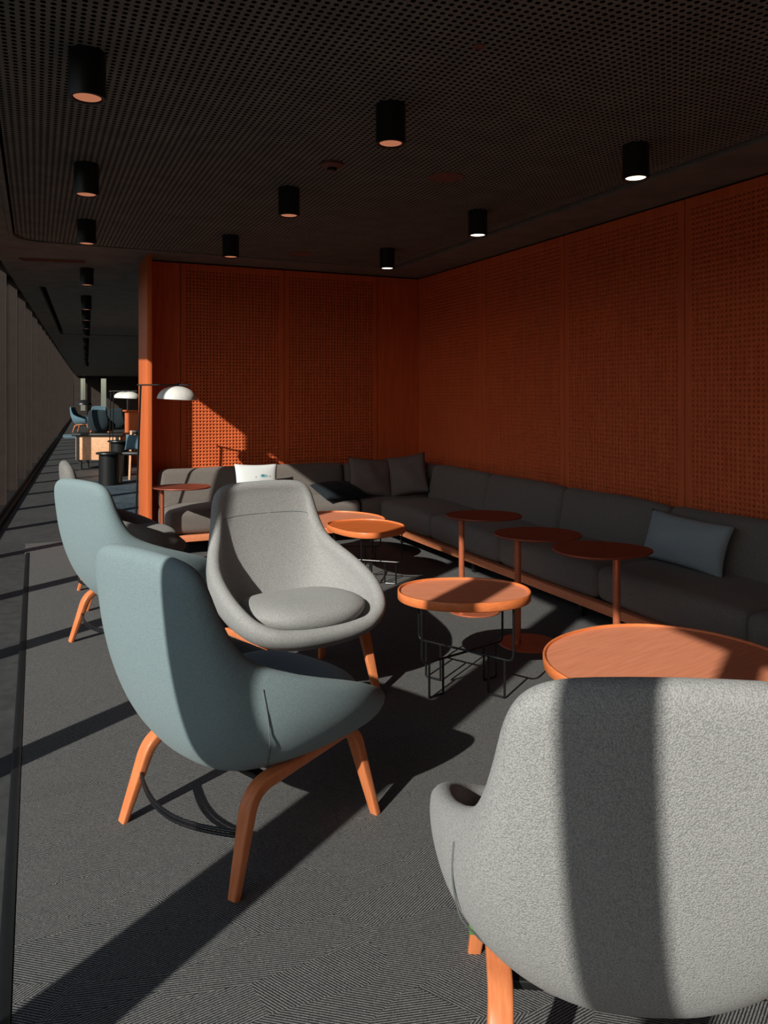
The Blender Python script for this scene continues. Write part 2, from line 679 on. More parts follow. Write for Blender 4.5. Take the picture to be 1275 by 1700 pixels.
def dup(root, loc, rz, label, group=None, swap=None):
    """copy of a thing with its parts and sub-parts; swap: {material: material} per object slot"""
    def cp(o, parent):
        c = o.copy()
        COL.objects.link(c)
        c.parent = parent
        if swap and o.data:
            for i, s in enumerate(o.material_slots):
                if s.material and s.material.name in swap:
                    c.material_slots[i].link = 'OBJECT'
                    c.material_slots[i].material = MATS[swap[s.material.name]]
        for ch in [x for x in KIDS.get(o.name, [])]:
            cp(ch, c)
        return c
    KIDS = {}
    for o in bpy.data.objects:
        if o.parent:
            KIDS.setdefault(o.parent.name, []).append(o)
    r = cp(root, None)
    r.location = loc
    r.rotation_euler = (0, 0, rz)
    r['label'] = label
    if group:
        r['group'] = group
    return r


# =================================================================== THE SETTING
CEIL = 2.67
XR, YB = 3.80, 7.48            # right wall face, back wall face
WANG = -math.atan(0.0574)      # the window wall runs 3.3 degrees off the lounge


def xwin(y):
    return -0.343 + 0.0574 * (y - 9.856)


# floor
f_ = box_obj('floor', (-1.6, 14.0, -8.0, 62.0, -0.12, 0.0), 'dark_floor')
struct(f_)
cp_ = box_obj('carpet', (-0.05, 3.78, -6.0, 7.44, 0.0005, 0.008), 'carpet')
# corner of the carpet stops at 7.9 m left of the partition
tag(cp_, 'dark grey pin-striped carpet laid under the whole lounge', 'carpet')
st_ = box_obj('trim_1', (-0.085, -0.052, -6.0, 7.44, 0.0, 0.011), 'dark_metal', bev=0.002)
struct(st_)
cp2 = box_obj('carpet', (-0.09, 0.90, 7.441, 7.90, 0.0005, 0.008), 'carpet')
tag(cp2, 'narrow strip of grey carpet beside the orange partition end', 'carpet')
rug = box_obj('rug', (0.62, 4.2, 8.35, 13.2, 0.0005, 0.010), 'blue_rug')
tag(rug, 'dark blue speckled rug under the black drum tables beyond the partition', 'rug')

# added unseen ridge that hides the low sky to darken the upper walls
bm = bmesh.new()
N = 90
rg = []
for i in range(N + 1):
    y = -260 + 620 * i / N
    h = 16 + 3.0 * math.sin(i * .31) + 1.6 * math.sin(i * .83 + 1) + .8 * math.sin(i * 1.9)
    rg.append([bm.verts.new((-95 + 4 * math.sin(i * .4), y, -4.05)), bm.verts.new((-112 + 3 * math.sin(i * .5), y, h * .72)), bm.verts.new((-135, y, h)), bm.verts.new((-190, y, -4.05))])
for a_, b_ in zip(rg, rg[1:]):
    for k in range(3):
        bm.faces.new((a_[k], a_[k + 1], b_[k + 1], b_[k]))
struct(bm_obj('sky_blocker', bm, 'outdoor_ground'))
gr = box_obj('ground', (-160, -2.4, -120, 200, -4.2, -4.0), 'outdoor_ground')  # added out of view, kept dark so the upper walls stay dim
struct(gr)

# window wall: mullions every 1.5 m, panes between them
wl_ = sroot('wall_left')
sp_bm = bmesh.new()
MS0, MST = 1.22, 1.5
SHIFT = {3: .11, -1: .05}


def wpt(y, off):
    """point on the window line at y; off: metres towards the room"""
    c, s = math.cos(WANG), math.sin(WANG)
    return Vector((xwin(y) + off * c, y + off * s, 0))


def wall_box(name, y0, y1, o0, o1, z0, z1, mat, parent, bev=0.0):
    p = wpt(y0, 0)
    ln = (y1 - y0) / math.cos(WANG)
    bm = bmesh.new()
    M = Matrix.Translation(p) @ Matrix.Rotation(WANG, 4, 'Z')
    bx(bm, o0, o1, 0, ln, z0, z1, bev, M)
    return bm_obj(name, bm, mat, parent, smooth=bev > 0)


wall_box('sill_base', -8, 60, -0.16, 0.0, 0.0, 0.09, 'dark_metal', wl_)
wall_box('floor_track', -8, 60, 0.0, 0.05, 0.0, 0.035, 'dark_metal', wl_)
wall_box('head_beam', -8, 60, -0.22, -0.02, 3.0, 3.12, 'dark_metal', wl_)
wall_box('pocket_lid', -8, 60, -0.03, 0.52, 3.012, 3.05, 'felt_black', wl_)
for k in range(-6, 40):
    y = MS0 + MST * k - SHIFT.get(k, 0)
    m_ = wall_box('mullion', y - (.13 if k == 0 else .03), y + .03, -0.155, -0.005, 0.09, 3.0, 'bronze', wl_)
    e_ = wall_box('mullion_highlight', y - (.133 if k == 0 else .033), y + .033, -0.005, 0.0, 0.09, 3.0, 'bronze_highlight', m_)  # thin lighter strip: the edge highlight is put into its colour
    if k < 39:
        wall_box('pane', y + .03, MS0 + MST * (k + 1) - SHIFT.get(k + 1, 0) - (.13 if k == -1 else .03), -0.105, -0.099, 0.09, 3.0, 'window_glass', wl_)
# ceiling: lounge soffit with an opening for the perforated raft, corridor soffit
RX0, RX1, RY0, RY1 = -0.17, 3.28, -5.0, 6.96
ce = sroot('ceiling')
# soffit boards stop 14 cm short of the window: a blind pocket, its unseen near end widened for deeper sun
def soff(name, pts, mat):
    bm = bmesh.new()
    lo = [bm.verts.new((x, y, CEIL)) for x, y in pts]
    hi = [bm.verts.new((x, y, CEIL + .06)) for x, y in pts]
    n = len(pts)
    bm.faces.new(lo)
    bm.faces.new(list(reversed(hi)))
    for i in range(n):
        bm.faces.new((lo[i], lo[(i + 1) % n], hi[(i + 1) % n], hi[i]))
    return bm_obj(name, bm, mat, ce, smooth=False)


GAP = 0.022
xe = lambda y: xwin(y) + 0.405
bm = bmesh.new()
sl = [[bm.verts.new((x, y, z)) for x, y in ((xe(-8), -8), (14, -8), (14, 62), (xe(62), 62))] for z in (CEIL + .06, CEIL + .34)]
bm.faces.new(sl[0])
bm.faces.new(sl[1])
for i in range(4):
    bm.faces.new((sl[0][i], sl[0][(i + 1) % 4], sl[1][(i + 1) % 4], sl[1][i]))
bm_obj('slab', bm, 'felt_black', ce, smooth=False)
xs = lambda y: xwin(y) + 0.137
soff('soffit_board', [(xwin(-8) + .40, -8), (RX0 - GAP, -8), (RX0 - GAP, RY1 - .22), (RX0 - GAP, 8.0), (xs(8.0), 8.0), (xs(4.6), 4.6), (xwin(4.3) + .40, 4.3)], 'ceiling_plain')
soff('soffit_board', [(RX0 - GAP, RY1 + GAP), (4.0, RY1 + GAP), (4.0, 8.0), (RX0 - GAP, 8.0)], 'ceiling_plain')
soff('soffit_board', [(RX1 + GAP, -8), (4.0, -8), (4.0, RY1 + GAP), (RX1 + GAP, RY1 + GAP)], 'ceiling_plain')
soff('soffit_board', [(xs(8), 8), (4.0, 8), (14, 8), (14, 9.9), (xs(9.9), 9.9)], 'ceiling_plain')
soff('soffit_board', [(xs(9.9), 9.9), (0.03, 9.9), (0.46, 17.5), (xs(17.5), 17.5)], 'ceiling_plain')
soff('soffit_board', [(xs(17.5), 17.5), (14, 17.5), (14, 62), (xs(62), 62)], 'ceiling_plain')
soff('soffit_corner', [(RX0 - GAP, RY1 + GAP)] + [(RX0 + .24 + (-.24 - GAP) * math.cos(a), RY1 - .24 + (.24 + GAP) * math.sin(a)) for a in [R(90 - 90 * i / 8) for i in range(9)]][::1], 'ceiling_plain')
r2 = [(0.10, 9.95), (13, 9.95), (13, 17.45), (0.53, 17.45)]
bm = bmesh.new()
vv = [bm.verts.new((x, y, CEIL + .01)) for x, y in r2]
bm.faces.new(vv)
bm_obj('far_raft', bm, 'ceiling_sheet', ce, smooth=False)


# perforated raft: thin sheet with real holes below a black void, rounded far corner
def perf(nx, ny, pitch, r, depth=0.0, mask=None):
    """plane XY grid of cells with eight-sided holes; returns V, Q (z = 0, holes sunk to -depth)"""
    I, J = np.meshgrid(np.arange(nx), np.arange(ny), indexing='ij')
    I, J = I.ravel(), J.ravel()
    if mask is not None:
        keep = mask(I, J)
        I, J = I[keep], J[keep]
    cx, cy = (I + .5) * pitch, (J + .5) * pitch
    h = pitch / 2
    sq = np.array([(h, 0), (h, h), (0, h), (-h, h), (-h, 0), (-h, -h), (0, -h), (h, -h)])
    an = np.arange(8) * PI / 4
    oc = np.stack([np.cos(an), np.sin(an)], 1) * r
    rings = [(sq, 0.0), (oc, 0.0)] + ([(oc, -depth)] if depth else [])
    n = len(cx)
    V = np.zeros((n, 8 * len(rings), 3), np.float32)
    for k, (pp, z) in enumerate(rings):
        V[:, 8 * k:8 * k + 8, 0] = cx[:, None] + pp[None, :, 0]
        V[:, 8 * k:8 * k + 8, 1] = cy[:, None] + pp[None, :, 1]
        V[:, 8 * k:8 * k + 8, 2] = z
    q = []
    for k in range(len(rings) - 1):
        for i in range(8):
            j = (i + 1) % 8
            q.append((8 * k + i, 8 * k + j, 8 * k + 8 + j, 8 * k + 8 + i))
    q = np.array(q)
    Q = q[None] + (np.arange(n) * 8 * len(rings))[:, None, None]
    return V.reshape(-1, 3), Q.reshape(-1, 4)


RP = 0.031
rY0 = 1.35
nx, ny = int((RX1 - RX0 - .04) / RP), int((RY1 - rY0 - .04) / RP)
ox, oy = RX0 + .02, RY1 - .02 - ny * RP
def rmask(I, J):
    x, y = ox + (I + .5) * RP, oy + (J + .5) * RP
    rad = .24 - .02
    cxx, cyy = RX0 + .24, RY1 - .24
    return ~((x < cxx) & (y > cyy) & ((x - cxx) ** 2 + (y - cyy) ** 2 > (rad - .015) ** 2))
V, Q = perf(nx, ny, RP, 0.0098, 0.0, rmask)
V[:, 0] += ox
V[:, 1] += oy
V[:, 2] = CEIL - .004
raft = sroot('ceiling_raft')
ps = np_quads('perforated_sheet', V, Q, 'ceiling_sheet', raft)
ps['kind'] = 'stuff'
box_obj('rear_sheet', (RX0, RX1, RY0, oy, CEIL - .004, CEIL + .004), 'ceiling_sheet', raft)
# rim of the raft
bm = bmesh.new()
path = [(RX0, rY0, CEIL)] + [(RX0 + .24 - .24 * math.cos(a), RY1 - .24 + .24 * math.sin(a), CEIL) for a in [R(90 * i / 10) for i in range(11)]] + [(RX1, RY1, CEIL), (RX1, rY0, CEIL)]
sweep(bm, path, [(-.012, -.024), (.012, -.024), (.012, .003), (-.012, .003)], up=Vector((0, 0, 1)))
bm_obj('rim', bm, 'ceiling_sheet', raft, smooth=False)
box_obj('void_felt', (RX0, RX1, 0.5, RY1, CEIL + .05, CEIL + .06), 'felt_black', raft)

# ---- right wall with perforated panels
PP = 0.0322


def perf_panel(name, w, h, mat, parent, M, border=0.05):
    nx, ny = int((w - 2 * border * .85) / PP), int((h - 2 * border) / PP)
    bx_, by_ = (w - nx * PP) / 2, (h - ny * PP) / 2
    V, Q = perf(nx, ny, PP, 0.0067, 0.014)
    V[:, 0] += bx_
    V[:, 1] += by_
    x0, x1, y0, y1 = bx_, bx_ + nx * PP, by_, by_ + ny * PP
    base = len(V)
    ex = []
    eq = []
    def quad(a, b, c, d):
        k = base + len(ex)
        ex.extend([a, b, c, d])
        eq.append((k, k + 1, k + 2, k + 3))
    quad((0, 0, 0), (w, 0, 0), (w, y0, 0), (0, y0, 0))
    quad((0, y1, 0), (w, y1, 0), (w, h, 0), (0, h, 0))
    quad((0, y0, 0), (x0, y0, 0), (x0, y1, 0), (0, y1, 0))
    quad((x1, y0, 0), (w, y0, 0), (w, y1, 0), (x1, y1, 0))
    t = -.018
    for a, b in (((0, 0), (w, 0)), ((w, 0), (w, h)), ((w, h), (0, h)), ((0, h), (0, 0))):
        quad((*a, 0), (*a, t), (*b, t), (*b, 0))
    V = np.vstack([V, np.array(ex, np.float32)])
    Q = np.vstack([Q, np.array(eq)])
    V4 = np.hstack([V, np.ones((len(V), 1))]) @ np.array(M).T
    return np_quads(name, V4[:, :3], Q, mat, parent)


PZ0, PZ1 = 0.10, 2.655
wr = sroot('wall_right')
box_obj('wall_body', (XR + .025, XR + .20, -8.0, YB + .4, 0, CEIL + .06), 'felt_black', wr)
seams = [7.402 - 1.2335 * i for i in range(0, 9)]
first = None
for i in range(len(seams) - 1):
    y1, y0 = seams[i] - .003, seams[i + 1] + .003
    w = y1 - y0
    Mx = Matrix(((0, 0, -1, 0), (-1, 0, 0, 0), (0, 1, 0, 0), (0, 0, 0, 1)))   # panel x -> -Y, y -> Z, z -> -X
    if first is None:
        first = perf_panel('perforated_panel', w, PZ1 - PZ0, 'panel_orange', wr, Mx)
        p = first
    else:
        p = first.copy()
        COL.objects.link(p)
        p.parent = wr
    p.location = (XR, y1, PZ0)
box_obj('filler_panel', (XR, XR + .018, 7.405, YB, PZ0, PZ1), 'panel_orange', wr)

wb_ = sroot('wall_back')
box_obj('wall_body', (0.957, XR, YB + .025, YB + .35, 0, CEIL + .06), 'felt_black', wb_)
Mb = Matrix(((1, 0, 0, 0), (0, 0, -1, 0), (0, 1, 0, 0), (0, 0, 0, 1)))
bs = [1.255, 2.283, 3.311]
pb = perf_panel('perforated_panel', bs[1] - bs[0] - .006, PZ1 - PZ0, 'panel_orange', wb_, Mb)
pb.location = (bs[0] + .003, YB, PZ0)
p = pb.copy()
COL.objects.link(p)
p.parent = wb_
p.location = (bs[1] + .003, YB, PZ0)
box_obj('filler_panel', (0.957, bs[0] - .003, YB, YB + .018, PZ0, PZ1), 'panel_orange', wb_)
box_obj('filler_panel', (bs[2] + .003, XR - .002, YB, YB + .018, PZ0, PZ1), 'panel_orange', wb_)
box_obj('end_fin', (0.912, 0.955, 7.19, 7.83, 0.009, CEIL), 'end_orange', wb_, bev=0.003)

# other sides of the place
wrear = box_obj('wall_rear', (-1.6, 4.0, -8.1, -8.0, 0, 2.9), 'dark_wall')
struct(wrear)
wside = box_obj('wall_side', (6.5, 6.7, YB + .36, 62, 0, 2.9), 'dark_wall')
struct(wside)
# rear of the partition
wp = box_obj('wall_partition', (4.01, 6.7, YB + .1, YB + .34, 0, 2.9), 'dark_wall')
struct(wp)
# far end of the corridor: dark wall with three tall bright windows
we = sroot('wall_end')
YE = 56.0
wins = [(1.85, 2.35), (2.75, 3.05), (4.05, 4.40)]
xprev = 0.8
for a, b in wins:
    box_obj('wall_body', (xprev, a, YE, YE + .2, 0, 2.9), 'dark_wall', we)
    xprev = b
box_obj('wall_body', (xprev, 9.0, YE, YE + .2, 0, 2.9), 'dark_wall', we)
for i, (a, b) in enumerate(wins):
    box_obj('window_pane', (a, b, YE + .08, YE + .086, 0.3, 2.5), 'window_glass', we)
    box_obj('window_head', (a, b, YE, YE + .2, 2.5, 2.9), 'dark_wall', we)
    box_obj('window_sill', (a, b, YE, YE + .2, 0.0, 0.3), 'dark_wall', we)

# =================================================================== LOUNGE CHAIRS
SPINE = [(.352, .345), (.33, .315), (.24, .282), (.08, .262), (-.09, .262), (-.205, .292), (-.285, .38), (-.338, .51), (-.375, .665), (-.394, .80), (-.401, .88), (-.399, .916)]
RIM = [(x, y * .925, z) for x, y, z in ((.33, .20, .368), (.32, .265, .38), (.265, .345, .412), (.15, .388, .465), (.03, .400, .51), (-.07, .394, .543), (-.16, .372, .567), (-.24, .338, .605), (-.298, .306, .672), (-.336, .284, .755), (-.356, .272, .82), (-.366, .262, .865))]


def catmull(P, t):
    n = len(P) - 1
    x = max(0, min(n - 1e-6, t * n))
    i = int(x)
    f = x - i
    p0, p1, p2, p3 = [np.array(P[max(0, min(n, i + d))], float) for d in (-1, 0, 1, 2)]
    return 0.5 * ((2 * p1) + (-p0 + p2) * f + (2 * p0 - 5 * p1 + 4 * p2 - p3) * f * f + (-p0 + 3 * p1 - 3 * p2 + p3) * f ** 3)


def shell_pt(s, t):
    sp = catmull(SPINE, s)
    rm = catmull(RIM, s)
    th = abs(t) * PI / 2
    n = 2.05 + .85 * max(0.0, min(1.0, (s - .42) / .3))
    a = math.sin(th) ** (2 / n)
    b = 1 - max(0.0, math.cos(th)) ** (2 / n)
    return Vector((sp[0] + (rm[0] - sp[0]) * b, math.copysign(rm[1] * a, t) if t else 0.0, sp[1] + (rm[2] - sp[1]) * b))


def shell_nrm(s, t):
    e = 1e-3
    du = shell_pt(min(1, s + e), t) - shell_pt(max(0, s - e), t)
    dv = shell_pt(s, min(1, t + e)) - shell_pt(s, max(-1, t - e))
    return du.cross(dv).normalized()


def make_chair(label, fab, seam='seam_thread'):
    root = thing('lounge_chair', label, 'chair', group='lounge chairs')
    # rings of a rounded domain, so the rim is one smooth closed line
    NA, NR, hp, EXP = 72, 15, 0.031, 4.2
    def dom(phi, rho):
        c, q = math.cos(phi), math.sin(phi)
        return (0.5 + 0.4999 * rho * math.copysign(abs(c) ** (2 / EXP), c), 0.9999 * rho * math.copysign(abs(q) ** (2 / EXP), q))
    sg0 = 1 if shell_nrm(.85, 0.01).x > 0 else -1
    rows = []
    mid = [[shell_pt(*dom(2 * PI * j / NA, (k + .35) / (NR + .35))) for j in range(NA)] for k in range(NR + 1)]
    nrm = []
    for k in range(NR + 1):
        r_ = []
        for j in range(NA):
            kk = min(k, NR)
            a_ = mid[kk][(j + 1) % NA] - mid[kk][j - 1]
            b_ = mid[min(kk + 1, NR)][j] - mid[max(kk - 1, 0)][j]
            n_ = a_.cross(b_)
            r_.append(n_.normalized())
        nrm.append(r_)
    flip = 1 if nrm[NR - 2][0].x > 0 else -1
    nrm = [[n * flip for n in r_] for r_ in nrm]
    V, F = [], []
    def add_row(pts):
        V.extend(pts)
        rows.append(len(V) - NA)
    for k in range(NR + 1):
        add_row([mid[k][j] + nrm[k][j] * hp for j in range(NA)])
    for q in range(1, 6):
        al = PI * q / 6
        pts = []
        for j in range(NA):
            m_ = mid[NR][j] - mid[NR - 1][j]
            m_ -= nrm[NR][j] * m_.dot(nrm[NR][j])
            tg = (mid[NR][(j + 1) % NA] - mid[NR][j - 1]).normalized()
            m_ -= tg * m_.dot(tg)
            m_.normalize()
            pts.append(mid[NR][j] + (nrm[NR][j] * math.cos(al) + m_ * math.sin(al)) * hp)
        add_row(pts)
    for k in range(NR, -1, -1):
        add_row([mid[k][j] - nrm[k][j] * hp for j in range(NA)])
    for r0, r1 in zip(rows, rows[1:]):
        for j in range(NA):
            F.append((r0 + j, r0 + (j + 1) % NA, r1 + (j + 1) % NA, r1 + j))
    F.append(tuple(rows[0] + j for j in reversed(range(NA))))
    F.append(tuple(rows[-1] + j for j in range(NA)))
    bm = bmesh.new()
    bv = [bm.verts.new(v) for v in V]
    for f in F:
        bm.faces.new([bv[i] for i in f])
    tree = BVHTree.FromPolygons([tuple(v) for v in V], F)
    sh = bm_obj('shell', bm, fab, root, sharp=180)
    sb = sh.modifiers.new('soft', 'SUBSURF')
    sb.levels = 1
    sb.render_levels = 1
    # seams
    sgn = 1 if shell_nrm(.85, 0.0).x > 0 else -1      # inward normal sign
    def line(pts_st, off, name='seam'):
        pts = []
        for s, t in pts_st:
            hit = tree.find_nearest(shell_pt(s, t) + shell_nrm(s, t) * sgn * off)
            pts.append(hit[0])
        bm = bmesh.new()
        sweep(bm, pts, circ(0.0019, 6))
        bm_obj(name, bm, seam, sh)
    line([(.80, -.90 + 1.80 * k / 40) for k in range(41)], 0.0312)
    for sg in (-1, 1):
        line([(.37 + .235 * k / 24, sg * (.30 + .66 * k / 24)) for k in range(25)], -0.0290)
    # loose seat pad
    V2, F2 = [], []
    nu, nv = 28, 10
    def pad(u, v):
        # u angle, v 0 bottom centre .. 1 top centre
        a = u
        n = 2.6
        ca, sa = math.cos(a), math.sin(a)
        ex = math.copysign(abs(ca) ** (2 / n), ca)
        ey = math.copysign(abs(sa) ** (2 / n), sa)
        ph = -PI / 2 + PI * v
        rr = max(0.0, math.cos(ph)) ** .55
        zz = math.copysign(abs(math.sin(ph)) ** .9, math.sin(ph))
        wide = 1.0 + .05 * ex
        x, y = .055 + .285 * ex * rr, .292 * ey * rr * wide
        z = .378 + .078 * zz
        z += .018 * ((x - .06) / .255)
        z += -.02 * (y / .285) ** 2 * (zz > 0) + .035 * (y / .285) ** 2
        return Vector((x, y, z))
    for i in range(nv + 1):
        for j in range(nu):
            V2.append(pad(2 * PI * j / nu, i / nv))
    for i in range(nv):
        for j in range(nu):
            F2.append((i * nu + j, i * nu + (j + 1) % nu, (i + 1) * nu + (j + 1) % nu, (i + 1) * nu + j))
    sc = pyd('seat_cushion', V2, F2, fab, root)
    b2 = sc.modifiers.new('soft', 'SUBSURF')
    b2.levels = b2.render_levels = 1
    # bent plywood side frames
    for sg in (-1, 1):
        pts = round_path([(-.29, sg * .292, 0.0), (-.208, sg * .262, .262), (.215, sg * .252, .312), (.295, sg * .285, 0.0)], .065, 7)
        bm = bmesh.new()
        n = len(pts)
        sc_ = []
        for q in pts:
            k = min(1.0, q.z / .2)
            sc_.append((.72 + .34 * k, .78 + .32 * k))
        sweep(bm, pts, rrect(.023, .015, .0065), up=Vector((0, 1, 0)), scales=sc_)
        for v in bm.verts:
            v.co.z = max(v.co.z, 0.0005)
        lg = bm_obj('leg_frame', bm, 'leg_wood', root)
    # cross members under the seat and black arc between the rear legs
    for x, z in ((-.12, .258), (.17, .296)):
        bm = bmesh.new()
        sweep(bm, [(x, -.255, z - .008), (x, 0, z - .012), (x, .255, z - .008)], rrect(.018, .009, .003), up=Vector((1, 0, 0)))
        bm_obj('cross_rail', bm, 'dark_metal', root)
    pts = [(-.238 - .075 * math.sin(PI * k / 16), -.277 + .554 * k / 16, .145 - .012 * math.sin(PI * k / 16)) for k in range(17)]
    for dz in (0, .013):
        tube_obj('arc_rod', [(x, y, z + dz) for x, y, z in pts], 0.0052, 'black_wire', root, up=Vector((0, 0, 1)))
    return root


C1 = make_chair('blue-grey lounge chair with broad sunlit back next to the grey open-seated chair', 'fabric_blue')
C1.location = (0.642, 2.48, .008)
C1.rotation_euler[2] = R(24)
dup(C1, (0.565, 4.52, .008), R(25), 'blue-grey lounge chair in the middle of the three chairs lined up along the window')
dup(C1, (0.575, 5.59, .008), R(2), 'pale ash lounge chair behind the blue ones, near the lone copper table', swap={'fabric_blue': 'fabric_ash'})
C4 = dup(C1, (1.12, 3.51, .008), R(-83), 'grey woven lounge chair with its open seat turned to the near chairs', swap={'fabric_blue': 'fabric_grey'})
C5 = dup(C1, (1.112, 1.262, .008), R(62), 'light grey lounge chair with a shadow stripe down its back and green leg tag', swap={'fabric_blue': 'fabric_grey'})
for nm, z0, z1, mt in (('tag_band', .066, .090, 'tag_green'), ('tag_band', .094, .104, 'tag_yellow')):
    bm = bmesh.new()
    bx(bm, .257, .293, .252, .300, z0, z1, .002)
    t_ = bm_obj(nm, bm, mt, C5)
    t_['label'] = 'green and yellow tag on the front leg'

# =================================================================== SOFA
SEAT_Z0, SEAT_Z1 = .185, .385


def seat_block(parent, x0, x1, y0, y1, seed, name='seat_cushion'):
    hx, hy, hz = (x1 - x0) / 2 - .004, (y1 - y0) / 2 - .004, (SEAT_Z1 - SEAT_Z0) / 2
    V, F = soft_box(hx, hy, hz, .05, .022, .012, seed=seed, wob=.003)
    return cushion_obj(name, V, F, Matrix.Translation(((x0 + x1) / 2, (y0 + y1) / 2, (SEAT_Z0 + SEAT_Z1) / 2)), 'fabric_charcoal', parent)


def back_block(parent, cx, cy, width, ang, seed, tilt=R(12), h=.36, z0=.345, t=.15):
    V, F = soft_box(width / 2 - .005, t / 2, h / 2, .05, .012, .012, seed=seed, wob=.004)
    M = Matrix.Translation((cx, cy, z0)) @ Matrix.Rotation(ang, 4, 'Z') @ Matrix.Rotation(-tilt, 4, 'X') @ Matrix.Translation((0, 0, h / 2))
    return cushion_obj('back_cushion', V, F, M, 'fabric_charcoal', parent)


XF, YF = 3.02, 6.76
bounds = [6.755, 5.73, 4.68, 3.63, 2.58, 1.53, .48]
sofa = thing('sofa', 'long charcoal sofa on an orange wooden rail along the right-hand perforated wall', 'sofa', group='built-in sofas')
for i in range(len(bounds) - 1):
    seat_block(sofa, XF - .01, XR - .06, bounds[i + 1], bounds[i], 10 + i)
    back_block(sofa, XR - .215, (bounds[i] + bounds[i + 1]) / 2, bounds[i] - bounds[i + 1], R(-90), 30 + i)
box_obj('front_rail', (XF - .03, XF + .035, bounds[-1], 6.755, .128, .180), 'rail_wood', sofa, .003)
box_obj('seat_deck', (XF + .04, XR - .03, bounds[-1], 6.755, .150, .183), 'dark_metal', sofa)
for i, y in enumerate([6.5, 5.2, 3.9, 2.6, 1.3]):
    for x in (XF + .12, XR - .15):
        box_obj('leg', (x - .02, x + .02, y - .02, y + .02, .008, .150), 'dark_metal', sofa)

sofa2 = thing('sofa', 'shorter charcoal sofa along the back wall, half lit by sun, running into the corner', 'sofa', group='built-in sofas')
xb = [1.02, 1.92, 2.84]
for i in range(2):
    seat_block(sofa2, xb[i], xb[i + 1], YF + .015, YB - .06, 60 + i)
    back_block(sofa2, (xb[i] + xb[i + 1]) / 2, YB - .215, xb[i + 1] - xb[i], 0, 70 + i)
seat_block(sofa2, 2.85, XR - .06, YF + .03, YB - .06, 65)
back_block(sofa2, 3.22, YB - .215, .74, 0, 75)
back_block(sofa2, XR - .20, 7.12, .60, R(-90), 76, h=.35)
box_obj('front_rail', (1.03, XF - .035, YF - .03, YF + .035, .128, .180), 'rail_wood', sofa2, .003)
box_obj('side_rail', (1.03, 1.055, YF + .04, YB - .06, .128, .180), 'rail_wood', sofa2, .003)
box_obj('seat_deck', (1.06, XR - .03, YF + .04, YB - .04, .150, .183), 'dark_metal', sofa2)
for x in (1.2, 2.2, 3.2):
    for y in (YF + .12, YB - .15):
        box_obj('leg', (x - .02, x + .02, y - .02, y + .02, .008, .150), 'dark_metal', sofa2)


# scatter pillows
def pillow(name, label, mat, w, h, t, loc, rz, tilt, roll=0.0, crease=.004, seed=0):
    V, F = pillow_mesh(w, h, t, crease=crease, seed=seed)
    o = pyd(name, V, F, mat)
    o.rotation_mode = 'QUATERNION'
    o.rotation_quaternion = (Matrix.Rotation(rz, 3, 'Z') @ Matrix.Rotation(-tilt, 3, 'X') @ Matrix.Rotation(roll, 3, 'Y')).to_quaternion()
    o.location = loc
    return tag(o, label, 'pillow', 'scatter pillows on the sofas')


pillow('pillow', 'white pillow with a small teal emblem and blue lettering on the sunlit sofa', 'pillow_white', .42, .36, .12, (1.88, 7.03, .575), R(4), R(14), R(2), .001, 1)
pillow('pillow', 'dark navy pillow lying flat on the sofa seat under the brown pillows', 'fabric_navy', .46, .36, .13, (2.66, 6.94, .475), R(10), R(74), 0, .003, 2)
pillow('pillow', 'brown crumpled pillow leaning in the sofa corner, partly under its twin', 'fabric_brown', .44, .40, .14, (3.02, 6.99, .58), R(-6), R(24), R(5), .009, 3)
pillow('pillow', 'brown crumpled pillow tipped over its twin in the sofa corner', 'fabric_brown', .40, .42, .13, (3.37, 6.87, .60), R(-34), R(22), R(-10), .010, 4)
pillow('pillow', 'slate blue oblong pillow leaning on the back of the long sofa', 'fabric_slate', .60, .30, .14, (3.43, 3.34, .545), R(-90 + 3), R(18), R(2), .004, 5)


# =================================================================== TABLES
def outline(hu, hv, n=2.2, N=64, egg=0.0):
    out = []
    for i in range(N):
        a = 2 * PI * i / N
        c, s = math.cos(a), math.sin(a)
        x = hu * math.copysign(abs(c) ** (2 / n), c)
        y = hv * math.copysign(abs(s) ** (2 / n), s)
        y *= 1 + egg * (x / hu)
        out.append((x, y))
    return out


def loft(bm, pts, levels, cap0=True, cap1=True):
    """levels: list of (inset, z)"""
    L = len(pts)
    def inset(d):
        res = []
        for i in range(L):
            p, q, r = Vector(pts[i - 1]), Vector(pts[i]), Vector(pts[(i + 1) % L])
            t = (r - p).normalized()
            nrm = Vector((-t.y, t.x))
            res.append(q + nrm * d)
        return res
    rings = []
    for d, z in levels:
        rings.append([bm.verts.new((x, y, z)) for x, y in inset(d)])
    for a, b in zip(rings, rings[1:]):
        for i in range(L):
            j = (i + 1) % L
            bm.faces.new((a[i], a[j], b[j], b[i]))
    if cap0:
        bm.faces.new(list(reversed(rings[0])))
    if cap1:
        bm.faces.new(rings[-1])


